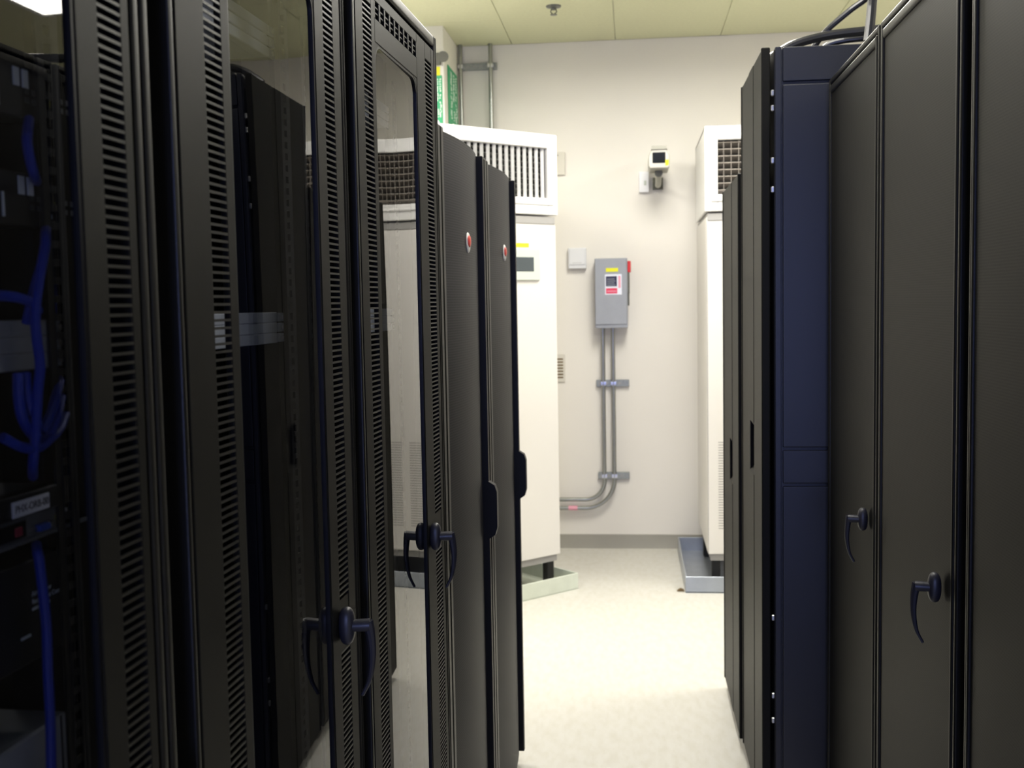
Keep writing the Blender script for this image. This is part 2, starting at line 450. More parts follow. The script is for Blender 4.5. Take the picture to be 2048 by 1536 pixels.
    for i in range(n):
        j = (i+1) % n
        fs += [(i, j, n+j, n+i), (2*n+i, 3*n+i, 3*n+j, 2*n+j), (n+i, n+j, 3*n+j, 3*n+i), (i, 2*n+i, 2*n+j, j)]
    gk.add(vsx, fs); gk.build('gasket', 'gasket', door)
    # pane, very slightly bowed
    gl = MB(); NY, NZ = 16, 24; bow = GBOW; tilt = GTILT
    def gx(yv, zv):
        return -0.0030 + tilt*(yv-(w0+w1)/2) + bow*(1-((yv-(w0+w1)/2)/((w1-w0)/2))**2) * (1-((zv-(wz0+wz1)/2)/((wz1-wz0)/2))**4)
    idx = {}
    vs_, fs_ = [], []
    for side, off in ((0, 0.0), (1, -0.004)):
        for i in range(NY+1):
            for j in range(NZ+1):
                yv = w0 - .004 + (w1-w0+.008)*i/NY; zv = wz0 - .004 + (wz1-wz0+.008)*j/NZ
                idx[side, i, j] = len(vs_); vs_.append((gx(yv, zv)+off, yv, zv))
    for i in range(NY):
        for j in range(NZ):
            fs_.append((idx[0,i,j], idx[0,i+1,j], idx[0,i+1,j+1], idx[0,i,j+1]))
            fs_.append((idx[1,i,j], idx[1,i,j+1], idx[1,i+1,j+1], idx[1,i+1,j]))
    for i in range(NY):
        fs_.append((idx[0,i,0], idx[1,i,0], idx[1,i+1,0], idx[0,i+1,0])); fs_.append((idx[0,i,NZ], idx[0,i+1,NZ], idx[1,i+1,NZ], idx[1,i,NZ]))
    for j in range(NZ):
        fs_.append((idx[0,0,j], idx[0,0,j+1], idx[1,0,j+1], idx[1,0,j])); fs_.append((idx[0,NY,j], idx[1,NY,j], idx[1,NY,j+1], idx[0,NY,j+1]))
    gl.add(vs_, fs_); gl.build('glass_pane', 'smoked_glass', door, label='dark smoked glass pane')
    # louvre slats of the two vent columns
    for (a, b, zr) in ((sl0, sl1, vis[0]), (sr0, sr1, vis[1])):
        sm = MB().prism([(-.0022, -.0011), (-.0002, -.0013), (-.0002, .0014), (-.0022, .0012)], 'y', a-.001, b+.001)
        me = sm.mesh('slat', 'rack_frame', False)
        rest = MB()
        k = 0; z = zs0 + PITCH*.5
        while z < zs1:
            skip = (a == sr0 and abs(z-(hz-.003)) < .036)
            if not skip:
                if zr and zr[0] <= z <= zr[1] and not stuff_only:
                    child('slat', me, door, (0, 0, z))
                else:
                    rest.prism([(-.0022, z-.0011), (-.0002, z-.0013), (-.0002, z+.0014), (-.0022, z+.0012)], 'y', a-.001, b+.001)
            z += PITCH
        if rest.v:
            o = rest.build('slat_bank', 'rack_frame', door, False); o['kind'] = 'stuff'
    handle(door, hy, hz)
    # mounting rails with square holes
    for yc in (0.026, W-.026):
        r = MB(); z0, z1, p, hh = .10, 1.93, .01588, .0095
        r.box(-.084, -.081, yc-.016, yc-.0055, z0, z1).box(-.084, -.081, yc+.0055, yc+.016, z0, z1)
        z = z0
        while z < z1 - p:
            r.box(-.084, -.081, yc-.0055, yc+.0055, z+hh, z+p); z += p
        r.box(-.12, -.081, yc+(.016 if yc > W/2 else -.018), yc+(.018 if yc > W/2 else -.016), z0, z1)
        r.build('rail', 'rail_black', t, False)
    return t

GBOW = 0.0008; GTILT = -0.010
rackA = glass_rack(0.345, 0.937, 0.359, 0.900, (0.402, 0.439), 0.470, 0.813, (0.848, 0.885), 0.866,
    'nearest smoked-glass cabinet with blue cables and labelled equipment visible inside', ((0, 0), (1.05, 1.80)), near_side=True)
rackB = glass_rack(0.978, 1.541, 0.991, 1.516, (1.056, 1.097), 1.118, 1.405, (1.442, 1.483), 1.441,
    'middle of the three smoked-glass cabinets, with the larger swing handle in front', ((1.02, 1.84), (0.84, 1.96)))
rackC = glass_rack(1.583, 2.172, 1.597, 2.142, (1.638, 1.685), 1.706, 1.995, (2.064, 2.118), 2.020,
    'smoked-glass cabinet whose top corner shows, beside the dark bulging doors', ((0, 0), (0, 0)), end_side=True, stuff_only=True)

# ------------------------------------------------------------------ left row: cabinets with bulging perforated doors
def bulge_rack(s0, label, where_):
    t = empty('server_cabinet', lpos(s0, 0.50), -TH, label, 'server cabinet', 'cabinets with bulging perforated doors')
    W, D, ZT = 0.60, -0.95, 1.885
    MB().rbox(D, -.06, 0.004, W-.004, .07, ZT-.006, .004, 2).build('body', 'rack_black', t)
    MB().rbox(-.06, .018, .004, .032, .05, ZT-.004, .005, 3).rbox(-.06, .013, .032, .038, .05, ZT-.006, .001, 1).rbox(-.06, .018, .038, .066, .05, ZT-.004, .005, 3).rbox(-.062, -.01, W-.012, W-.003, .05, ZT-.01, .002, 2).build('front_frame', 'rack_frame', t)
    # arc door
    pts = []
    n = 18; y0, y1 = .072, .560
    for i in range(n+1):
        k = i/n; yv = y0 + (y1-y0)*k
        pts.append((-0.016 + 0.0290*math.sin(PI*min(1, k*0.80))**0.85, yv))
    poly = pts + [(p[0]-.02, p[1]) for p in reversed(pts)]
    door = MB().prism(poly, 'z', .045, ZT).build('door', 'perf_grey', t)
    # dark edge rib on the latch side
    MB().rbox(-.03, .0185, .568, .588, .045, ZT-.003, .003, 2).build('edge_rib', 'gasket', t)
    # paddle handle on the rib
    poly = [(.015, .872), (.034, .885), (.040, .905), (.040, 1.000), (.034, 1.018), (.015, 1.030)]
    MB().prism(poly, 'y', .566, .590).build('handle', 'gasket', t)
    # badge
    bz, by = 1.647, .36
    b = MB().ellipsoid((.013, by, bz), .006, .017, .025, 20, 10, .85).build('badge', 'badge_white', t)
    MB().ellipsoid((.016, by-.003, bz+.003), .0055, .013, .015, 16, 8, .8).build('badge_centre', 'badge_red', b)
    # feet
    for yy in (.08, W-.06):
        MB().lathe([(.022, 0), (.022, .012), (.010, .016), (.010, .075)], (-.10, yy, 0)).build('foot', 'foot_black', t)
        MB().lathe([(.022, 0), (.022, .012), (.010, .016), (.010, .075)], (D+.1, yy, 0)).build('foot', 'foot_black', t)
    return t
bulge_rack(2.325, 'dark cabinet with bulging perforated door and red badge, next to the glass cabinets', 0)
bulge_rack(2.925, 'dark cabinet with bulging perforated door and red badge, last of the left row', 1)

# ------------------------------------------------------------------ right row: mesh door cabinets
def mesh_rack(y_near, y_far, label, with_handle=True):
    W = y_far - y_near; ZT = 2.065; D = -1.0
    t = empty('server_cabinet', (0.515, y_far, 0), PI, label, 'server cabinet', 'mesh door cabinets of the right row')
    MB().rbox(D, -.03, 0.002, W-.002, .03, ZT-.004, .004, 2).build('body', 'rack_edge', t)
    f = MB()
    f.rbox(-.04, -.002, 0.0, .012, .02, ZT, .004, 3).rbox(-.04, -.002, W-.012, W, .02, ZT, .004, 3)
    f.rbox(-.04, -.002, .012, W-.012, ZT-.014, ZT, .004, 3).rbox(-.04, -.002, .012, W-.012, .02, .05, .004, 2)
    f.build('front_frame', 'rack_frame', t)
    zb, zt = .056, ZT-.018
    d = MB()
    e = .016
    d.rbox(-.028, 0, e, e+.010, zb, zt, .0035, 3).rbox(-.028, 0, W-e-.010, W-e, zb, zt, .0035, 3)
    d.rbox(-.028, 0, e+.010, W-e-.010, zt-.022, zt, .006, 3).rbox(-.028, 0, e+.010, W-e-.010, zb, zb+.02, .0035, 3)
    door = d.build('door', 'rack_frame', t)
    MB().box(-.012, -.005, e+.010, W-e-.010, zb+.02, zt-.022).build('mesh_panel', 'perf_black', door)
    if with_handle: handle(door, W-.085, 1.005, -1)
    for yy in (.08, W-.08):
        for xx in (-.1, D+.1):
            MB().lathe([(.022, 0), (.022, .012), (.010, .016), (.010, .04)], (xx, yy, 0)).build('foot', 'foot_black', t)
    return t
mesh_rack(1.205, 1.795, 'nearest mesh-door cabinet cut off by the right edge of the picture', True)
mesh_rack(1.845, 2.425, 'black mesh-door cabinet with the larger swing handle, second of the right row')
mesh_rack(2.440, 3.035, 'black mesh-door cabinet with swing handle beside the navy side panel')

def slab_rack(y_near, y_far, ZT, label, side, xf=.348):
    W = y_far - y_near; D = -0.95
    t = empty('server_cabinet', (xf, y_far, 0), PI, label, 'server cabinet', 'flat ribbed door cabinets')
    MB().rbox(D, -.034, 0.004, W-.004, .03, ZT-.004, .004, 2).build('body', 'rack_edge', t)
    # ribbed front door with a recessed grip
    yc = W/2; zc = 1.06 if side else .93
    g0, g1, hz = yc-.050, yc+.060, .075
    d = MB()
    d.rbox(-.024, 0, .002, .014, .04, ZT, .004, 3)
    d.rbox(-.024, 0, W-.014, W-.002, .04, ZT, .004, 3)
    d.rbox(-.024, -.003, .014, g0, .04, ZT-.002, .002, 2).rbox(-.024, -.003, g1, W-.014, .04, ZT-.002, .002, 2)
    d.rbox(-.024, -.0015, g0, g1, .04, zc-hz, .002, 2).rbox(-.024, -.0015, g0, g1, zc+hz, ZT-.002, .002, 2)
    d.prism([(-.003, zc+hz), (-.024, zc+hz), (-.024, zc+hz-.03)], 'y', g0, g1)
    d.prism([(-.003, zc-hz), (-.024, zc-hz+.02), (-.024, zc-hz)], 'y', g0, g1)
    door = d.build('door', 'rack_black', t)
    MB().box(-.0245, -.022, g0, g1, zc-hz, zc+hz).build('grip_recess', 'gasket', door)
    for yy in (.08, W-.08):
        for xx in (-.1, D+.1):
            MB().lathe([(.022, 0), (.022, .012), (.010, .016), (.010, .04)], (xx, yy, 0)).build('foot', 'foot_black', t)
    if side:
        y1 = W + .004
        # the side towards the camera: post and three recessed-joint panels
        MB().rbox(-.052, -.036, W-.03, y1, .03, ZT-.001, .002, 2).build('corner_post', 'rack_edge', t)
        for za, zb_ in ((2.073, ZT-.002), (1.094, 2.065), (.995, 1.086), (.035, .987)):
            MB().rbox(D, -.056, W-.01, y1, za, zb_, .0035, 2).build('side_panel', 'rack_edge', t)
        for hz_ in (2.045, 2.005, 1.867, 1.79, .62, .40, .33):
            MB().rbox(-.0345, -.0255, W-.012, W-.002, hz_-.008, hz_+.008, .002, 1).build('hinge', 'bolt_steel', t)
    return t
slab_rack(3.075, 3.640, 2.165, 'tall cabinet with navy side panel and ribbed door, standing proud of the right row', True)
slab_rack(3.665, 4.285, 1.900, 'lower ribbed-door cabinet at the far end of the right row', False, .340)

# cables over the right row
def cable(label, pts, r):
    tag(MB().tube(smooth_path(pts, 8), r, 10).build('power_cable', 'cable_black'), label, 'cable', 'black cables over the right row')
cable('thick black cable arching low from the tall cabinet top towards the mesh cabinets', [(.395, 3.30, 2.178), (.43, 3.30, 2.200), (.48, 3.30, 2.222), (.57, 3.30, 2.240), (.70, 3.28, 2.246), (.85, 3.2, 2.25), (1.1, 3.1, 2.25)], .013)
cable('black cable rising steeply to the ceiling above the tall cabinet', [(.50, 3.34, 2.178), (.525, 3.34, 2.215), (.56, 3.32, 2.258), (.62, 3.30, 2.305), (.68, 3.28, 2.350), (.74, 3.25, 2.45), (.78, 3.22, 2.65), (.80, 3.2, 3.03)], .009)
cable('black cable curling up from the tall cabinet behind the arching one', [(.535, 3.37, 2.178), (.552, 3.37, 2.210), (.59, 3.36, 2.232), (.70, 3.34, 2.236), (.9, 3.3, 2.22), (1.1, 3.25, 2.19)], .009)
cable('black vertical cable dropping from the ceiling behind the mesh cabinet corner', [(.656, 3.12, 3.03), (.654, 3.12, 2.70), (.650, 3.12, 2.40), (.642, 3.12, 2.26), (.634, 3.12, 2.180)], .013)

# ------------------------------------------------------------------ cooling units
def cooling_unit(loc, rz, label, W, D, vertical, x_sign, grille_h):
    """local x along the face, y away from the viewer, z up; the corner seen in the photograph at x=0"""
    t = empty('cooling_unit', loc, rz, label, 'cooling unit', 'floor standing cooling units')
    xa, xb = (-W, 0) if x_sign < 0 else (0, W)
    ZT = 2.345 if x_sign < 0 else 2.365
    zb, zp = .185, 1.94
    MB().rbox(xa+.006, xb-.006, .004, D, zb, zp-.02, .012, 3).build('body', 'ac_white', t)
    MB().rbox(xa+.008, xb-.008, -.001, .006, zb+.002, zp-.05, .004, 2).build('front_panel', 'ac_white', t)
    MB().rbox(xa+.02, xb-.02, .012, D-.02, zb-.035, zb+.004, .004, 2).build('base_rail', 'ac_grey', t)
    MB().rbox(xa+.012, xb-.012, -.001, D-.01, zp-.045, zp-.008, .003, 2).build('neck_strip', 'ac_grey', t)
    # discharge hood with double deflection grille
    gx0, gx1 = xa+.065, xb-.065
    gz0, gz1 = zp+.085, ZT-.070
    h = MB()
    h.rbox(xa, gx0, -.012, .02, zp, ZT, .006, 3).rbox(gx1, xb, -.012, .02, zp, ZT, .006, 3)
    h.rbox(gx0-.002, gx1+.002, -.012, .02, zp, gz0, .006, 3).rbox(gx0-.002, gx1+.002, -.012, .02, gz1, ZT, .006, 3)
    h.rbox(xa, xb, .01, D, ZT-.02, ZT, .006, 3).rbox(xa, xa+.02, .01, D, zp, ZT, .006, 3).rbox(xb-.02, xb, .01, D, zp, ZT, .006, 3)
    h.box(xa+.02, xb-.02, .01, D, zp, zp+.02)
    h.rbox(xa+.03, xb-.03, -.018, -.008, gz0-.035, gz0-.022, .003, 2)
    hood = h.build('hood', 'ac_trim', t)
    MB().box(xa+.02, xb-.02, .085, .09, zp+.02, ZT-.02).build('hood_shade_sheet', 'duct_shade', hood)  # dark sheet put in as the shade behind the grille
    if vertical:
        n = int((gx1-gx0)/.0385); st = (gx1-gx0)/n
        vm = MB().prism([(-.006, .015), (-.003, .017), (.007, .004), (.004, .001)], 'z', gz0, gz1).mesh('vane', 'ac_trim', False)
        for i in range(n): child('vane', vm, hood, (gx0+st*(i+.5), 0, 0))
        m = 9; sz = (gz1-gz0)/m
        hm = MB().prism([(.030, -.002), (.050, -.008), (.050, -.005), (.030, .002)], 'x', gx0, gx1).mesh('rear_vane', 'rear_vane_shade', False)
        for j in range(m): child('rear_vane', hm, hood, (0, 0, gz0+sz*(j+.5)))
    else:
        m = 8; sz = (gz1-gz0)/m
        hm = MB().prism([(.000, .004), (.004, .008), (.034, -.012), (.030, -.016)], 'x', gx0, gx1).mesh('vane', 'vane_shade', False)
        for j in range(m): child('vane', hm, hood, (0, 0, gz0+sz*(j+.5)))
        n = int((gx1-gx0)/.037); st = (gx1-gx0)/n
        vm = MB().box(-.0013, .0013, -.002, .010, gz0, gz1).mesh('cross_bar', 'vane_shade', False)
        for i in range(1, n): child('cross_bar', vm, hood, (gx0+st*(i-.2), 0, 0))
    for xx in (xa+.05, xb-.05):
        for yy in (.05, D-.07):
            MB().rbox(xx-.022, xx+.022, yy-.022, yy+.022, .012, zb-.03, .003, 1).build('leg', 'foot_black', t)
    # return air slits low on the face
    sl = MB()
    for c in range(3 if x_sign > 0 else 2):
        cx = xa + (W*(.065+.24*c) if x_sign > 0 else W*(.06+.24*c))
        for k in range(34): sl.box(cx, cx+.15, -.0016, -.0006, .32+k*.0135, .3245+k*.0135)
    o = sl.build('air_slits', 'ac_grey', t, False); o['kind'] = 'stuff'
    return t

ac1 = cooling_unit((-0.38, 5.75, 0), PI/4, 'white cooling unit turned at an angle with vertical grille vanes and control display', .90, .68, True, -1, .3)
# control display on the front of the angled unit
bz = MB().rbox(-.345, -.125, -.014, 0, 1.610, 1.768, .006, 2).build('display_bezel', 'bezel_grey', ac1)
MB().rbox(-.305, -.168, -.0165, -.012, 1.655, 1.726, .002, 1).build('display', 'lcd', bz)
MB().box(-.300, -.190, -.003, -.0012, 1.776, 1.796).build('sticker', 'sticker_yellow', ac1)
ac2 = cooling_unit((0.370, 5.75, 0), 0, 'white cooling unit with horizontal grille darkened as shade, partly hidden behind the right row', .95, .80, False, 1, .3)
MB().box(.008, .0115, -.0018, 0, .19, 1.89).build('panel_seam', 'ac_grey', ac2)

def pan(loc, rz, x0, x1, y0, y1, m, label):
    hgt, k = .085, .008
    t = empty('drain_pan', loc, rz, label, 'drain pan', 'galvanised drain pans')
    MB().box(x0, x1, y0, y1, 0, .006).build('pan_floor', m, t)
    MB().rbox(x0, x1, y0, y0+k, 0, hgt, .002, 1).rbox(x0, x1, y1-k, y1, 0, hgt, .002, 1).rbox(x0, x0+k, y0+k, y1-k, 0, hgt, .002, 1).rbox(x1-k, x1, y0+k, y1-k, 0, hgt, .002, 1).build('pan_rim', m, t)
pan((-0.38, 5.75, 0), PI/4, -.96, .058, -.064, .74, 'pan_steel_white', 'pale metal drain pan under the angled cooling unit')
pan((0.370, 5.75, 0), 0, -.112, 1.0, -.068, .90, 'pan_steel_grey', 'grey metal drain pan under the cooling unit behind the right row')
tag(MB().prism([(-.02, 0), (.018, 0), (.014, .009), (-.002, .014), (-.016, .006)], 'y', -.012, .012).build('scrap', 'brown_scrap', loc=(.236, 5.72, 0)), 'small brown scrap on the floor beside the grey drain pan', 'scrap')

# ------------------------------------------------------------------ things on the end wall
def wx(x, z, y=YR): return (x, y, z)
# safety switch
t = empty('safety_switch', (-0.121, YR, 1.34), 0, 'grey electrical disconnect box with red lever and warning label on the wall', 'switch box')
MB().rbox(-.096, .096, -.125, -.002, 0, .41, .006, 2).build('enclosure', 'box_grey', t)
MB().rbox(-.094, .090, -.132, -.124, .022, .408, .004, 2).build('cover', 'box_grey', t)
lv = MB().rbox(.097, .108, -.115, -.085, .20, .345, .003, 2).build('lever', 'horn_grey', t)
MB().rbox(.096, .116, -.122, -.080, .325, .392, .005, 2).build('lever_grip', 'red_plastic', lv)
MB().rbox(.096, .106, -.112, -.07, .13, .21, .003, 2).build('lever_pivot', 'horn_grey', lv)
lb = MB().rbox(-.036, .062, -.1335, -.131, .196, .315, .001, 1).build('warning_label', 'label_white', t)
MB().box(-.030, .034, -.1345, -.133, .245, .304).build('warning_text', 'navy_print', lb)
MB().box(-.030, .036, -.1345, -.133, .203, .234).build('danger_band', 'red_print', lb)
for k in range(4): MB().box(-.024, .026-.006*(k % 2), -.1349, -.1342, .251+k*.0115, .2545+k*.0115).build('text_line', 'box_grey', lb)
MB().box(-.024, .030, -.1349, -.1342, .214, .2195).build('text_line', 'pink_print', lb)
MB().box(.042, .056, -.1342, -.1332, .235, .305).build('side_text', 'pink_print', lb)
MB().box(-.030, .042, -.1335, -.1315, .330, .352).build('sticker', 'sticker_yellow', t)
# strut channels and conduits
def strut(x0, x1, z, label, group='wall strut channels'):
    t = tag(MB().rbox(x0, x1, YR-.022, YR-.001, z-.0205, z+.0205, .002, 1).build('strut_channel', 'strut_steel'), label, 'strut channel', group)
    for k in range(int((x1-x0)/.04)):
        MB().box(x0+.012+k*.04, x0+.030+k*.04, YR-.0228, YR-.0215, z-.007, z+.007).build('slot', 'ac_grey', t)
strut(-.218, -.022, 1.007, 'upper steel strut channel holding the two conduits below the disconnect box')
strut(-.213, -.025, .448, 'lower steel strut channel where the two conduits start to bend')
strut(-1.02, -.783, 2.905, 'steel strut channel high on the wall across the two corner conduits')
def conduit(pts, r, label, clamps=(), tape=None):
    t = tag(MB().tube(pts, r, 14).build('conduit', 'conduit_steel'), label, 'conduit', 'steel wall conduits')
    for p in clamps:
        MB().rbox(p[0]-r-.005, p[0]+r+.005, YR-.052, YR-.020, p[1]-.012, p[1]+.012, .003, 2).build('clamp', 'bolt_steel', t)
    if tape: MB().tube(tape, r*1.12, 14).build('tape', 'pink_print', t)
    return t
cy = YR-.040; r = .0125
def elbow(x, zbend, zend, xend, R):
    pts = [(x, cy, 1.345), (x, cy, 1.0), (x, cy, .7), (x, cy, zend+R)]
    for k in range(1, 10):
        a = k/10*PI/2
        pts.append((x-R*(1-math.cos(a)), cy, zend+R*(1-math.sin(a))))
    pts += [(x-R, cy, zend), (xend, cy, zend)]
    return pts
conduit(elbow(-.175, .45, .305, -.80, .115), r, 'left conduit below the disconnect box, bending to the upper horizontal run', ((-.175, 1.007), (-.175, .448)))
conduit(elbow(-.115, .45, .253, -.80, .175), r, 'right conduit below the disconnect box, bending to the lower horizontal run with pink tape', ((-.115, 1.007), (-.115, .448)), [(-.395, cy, .253), (-.340, cy, .253)])
conduit([(-1.000, cy, ZC), (-1.000, cy, 2.0), (-1.0, cy, .6)], .013, 'steel conduit dropping from the ceiling right beside the corner chase', ((-1.0, 2.905),))
conduit([(-.820, cy, ZC), (-.820, cy, 2.0), (-.82, cy, .6)], .013, 'steel conduit dropping from the ceiling in line with the strut end', ((-.82, 2.905),))
# thermostat
t = empty('thermostat', (-.322, YR, 1.757), 0, 'small white square thermostat box between cooling unit and disconnect box', 'thermostat')
MB().rbox(-.054, .054, -.040, -.002, -.062, .062, .006, 2).build('housing', 'thermo_white', t)
MB().rbox(-.046, .046, -.045, -.038, -.040, .056, .004, 2).build('cover', 'thermo_white', t)
for k in range(5): MB().box(-.026+.011*k, -.020+.011*k, -.0458, -.0445, -.030, -.026).build('vent_slit', 'ac_grey', t)
# security camera on its bracket
t = empty('security_camera', (.158, YR, 2.12), 0, 'box security camera with dark front window on a wall bracket', 'security camera')
MB().prism([(-.050, .112), (.050, .112), (.058, .125), (.058, .180), (.040, .222), (-.040, .222), (-.058, .180), (-.058, .125)], 'y', -.38, -.14).build('housing', 'camera_shell', t)
MB().prism([(-.044, .216), (.044, .216), (.040, .234), (-.040, .234)], 'y', -.40, -.13).build('sun_shield', 'camera_shell', t)
MB().prism([(-.049, .116), (.049, .116), (.055, .127), (.055, .178), (.038, .216), (-.038, .216), (-.055, .178), (-.055, .127)], 'y', -.388, -.378).build('front_ring', 'plate_cream', t)
MB().rbox(-.037, .035, -.392, -.384, .140, .200, .003, 1).build('front_window', 'camera_glass', t)
MB().prism([(.034, .124), (.052, .128), (.054, .158), (.034, .156)], 'y', -.391, -.387).build('sticker', 'sticker_yellow', t)
br = MB().prism([(-.05, .030), (-.002, .030), (-.002, .10), (-.02, .10)], 'x', -.030, .030).build('wall_bracket', 'horn_grey', t)
MB().tube(smooth_path([(0, -.02, .055), (0, -.11, .050), (0, -.20, .072), (0, -.25, .113)], 5), .017, 12).build('arm', 'camera_shell', t)
MB().tube([(0, -.28, .098), (0, -.24, .100), (0, -.18, .100)], .022, 12).build('swivel', 'horn_grey', t)
# white junction plate
t = empty('junction_plate', (.077, YR, 2.196), 0, 'small white cable plate on the wall below the security camera', 'wall plate')
MB().rbox(-.029, .029, -.030, -.001, -.060, .060, .004, 2).build('plate', 'plate_white', t)
MB().rbox(.000, .014, -.033, -.028, -.020, .008, .002, 1).build('socket', 'bezel_grey', t)
# wall vents seen behind the edge of the angled unit
t = empty('wall_vent', (-.435, YR, 1.10), 0, 'small wall vent with brown slits peeking past the angled cooling unit', 'vent')
MB().rbox(-.06, .030, -.010, -.001, -.085, .085, .003, 1).build('plate', 'plate_cream', t)
for k in range(7): MB().box(-.05, .018, -.0112, -.0095, -.060+k*.0185, -.051+k*.0185).build('slit', 'brown_scrap', t)
t = empty('blank_plate', (-.43, YR, 2.32), 0, 'cream blank cover plate peeking past the grille of the angled cooling unit', 'wall plate')
MB().rbox(-.06, .042, -.014, -.001, -.068, .068, .003, 1).build('plate', 'plate_cream', t)
MB().rbox(-.004, .004, -.0155, -.013, .045, .053, .001, 1).build('screw', 'ac_grey', t)

# green signs on the corner chase
def sign(loc, rz, w_, h_, label):
    t = empty('safety_sign', loc, rz, label, 'sign', 'green signs on the corner chase')
    MB().rbox(-w_/2, w_/2, -.004, 0, 0, h_, .001, 1).build('plate', 'sign_green', t)
    st = MB()
    rnd = random.Random(3)
    z = h_*.24
    while z < h_*.92:
        for lane in (-.24, 0.02, .26):
            if rnd.random() < .85:
                x = lane*w_ + rnd.uniform(-.03, .03)*w_; l = rnd.uniform(.02, .05)*h_
                tl = rnd.uniform(-.08, .08)*w_
                st.prism([(x, z), (x+w_*.10, z), (x+w_*.10+tl, z+l), (x+tl, z+l)], 'y', -.0048, -.0038)
        z += h_*.042
    st.build('lettering', 'sign_white', t, False)['kind'] = 'stuff'
    MB().prism([(w_*.19*math.cos(2*PI*k/16), h_*.125+h_*.065*math.sin(2*PI*k/16)) for k in range(16)], 'y', -.0050, -.0038).build('emblem', 'plate_white', t)
sign((-1.018, 6.47, 2.465), PI/2, .33, .375, 'green sign with white upright lettering on the side of the corner chase')
sign((-1.062, 6.199, 2.46), 0, .060, .30, 'narrow green sign on the front of the corner chase beside the glass cabinet')
t = empty('alarm_horn', (-1.022, 6.20, 2.86), 0, 'grey cone-shaped horn above the green signs on the corner chase', 'alarm horn')
MB().tube([(-.015, -.001, -.01), (.0, -.045, -.012), (.015, -.10, -.02)], [.012, .016, .030], 14).build('horn', 'horn_grey', t)
MB().rbox(-.06, -.012, -.028, -.001, -.045, .02, .004, 2).build('mount', 'horn_grey', t)
MB().box(-.085, -.020, -.002, -.0005, -.10, -.052).build('sticker', 'sticker_yellow', t)

# sprinkler
t = empty('sprinkler', (-.389, 5.90, ZC), 0, 'small grey fire sprinkler head on the cream ceiling', 'sprinkler')
MB().lathe([(.040, 0), (.038, -.006), (.014, -.012), (.012, -.020)]).build('escutcheon', 'sprinkler_metal', t)
MB().tube([(.012, 0, -.018), (.016, 0, -.030), (.004, 0, -.042)], .003, 8).tube([(-.012, 0, -.018), (-.016, 0, -.030), (-.004, 0, -.042)], .003, 8).build('yoke', 'sprinkler_metal', t)
MB().lathe([(.004, -.040), (.018, -.043), (.018, -.046), (.003, -.047)]).build('deflector', 'sprinkler_metal', t)

# ------------------------------------------------------------------ equipment inside the glass cabinets
def inside(name, s, a, z, label, cat, group=None):
    return empty(name, lpos(s, a, z), -TH, label, cat, group)
# local frame again: x to the aisle, y along the row
def patch_panel(s0, s1, z, label):
    t = inside('patch_panel', s0, .533, z, label, 'patch panel', 'grey patch panels in the cabinets')
    W = s1 - s0
    MB().rbox(-.10, 0, 0, W, 0, .0138, .001, 1).build('panel', 'grey_panel', t)
    MB().rbox(-.003, .0012, -.022, 0, .001, .0128, .0008, 1).rbox(-.003, .0012, W, W+.022, .001, .0128, .0008, 1).build('ear', 'grey_panel', t)
    for yy in (-.012, W+.012): MB().lathe([(.003, 0), (.003, .002)], (.001, yy, .007), 'x', 8).build('screw', 'bolt_steel', t)
cabs = (('cabled nearest cabinet', .400+.005, .902), ('middle glass cabinet', 1.055, 1.468), ('glass cabinet beside the bulging doors', 1.655, 2.095))
for nm, a, b_ in cabs:
    for k, zz in enumerate((1.451, 1.465, 1.479)):
        patch_panel(a, b_, zz, '%s grey patch panel of three inside the %s' % (('bottom', 'middle', 'top')[k], nm))
for nm, a, b_ in cabs[1:]:
    for k, zz in enumerate((1.835, 1.850, 1.865)):
        patch_panel(a, b_, zz, '%s grey panel of the high group inside the %s' % (('bottom', 'middle', 'top')[k], nm))

def switch_unit(z, label):
    s0, s1 = .40, .895
    t = inside('network_switch', s0, .533, z, label, 'network switch', 'black switches in the nearest cabinet')
    W = s1 - s0
    MB().rbox(-.30, 0, 0, W, 0, .044, .001, 1).build('chassis', 'equip_black', t)
    MB().rbox(-.003, .0012, -.022, 0, 0, .044, .001, 1).rbox(-.003, .0012, W, W+.026, 0, .044, .001, 1).build('ear', 'equip_black', t)
    for yy in (.476-.012, .489-.012): MB().box(0, .0012, yy, yy+.008, .026, .041).build('paper_tag', 'white_tag', t)
    for k in range(7):
        for j in range(2):
            MB().box(0, .0009, W+.0-.0+(-.075+.0105*k)+.06, W-.075+.0105*k+.066, .022-.008*j, .0265-.008*j).build('port', 'port_dark', t)
    for k in range(14): MB().box(0, .0009, .05+.026*k, .068+.026*k, .010, .022).build('port', 'port_dark', t)
    MB().box(0, .0011, .440, .4425, .006, .026).build('latch', 'white_tag', t)
    MB().box(0, .0011, .500, .520, .002, .007).build('plate', 'port_dark', t)
    MB().box(0, .0016, .5165, .5195, .016, .0235).build('status_light', 'led_yellow', t)
    for yy in (.499, .510): MB().box(0, .0014, yy, yy+.002, .0085, .0125).build('pin', 'white_tag', t)
    return t
switch_unit(1.660, 'upper black network switch with white tags inside the nearest cabinet')
switch_unit(1.571, 'lower black network switch with white tags and yellow light inside the nearest cabinet')

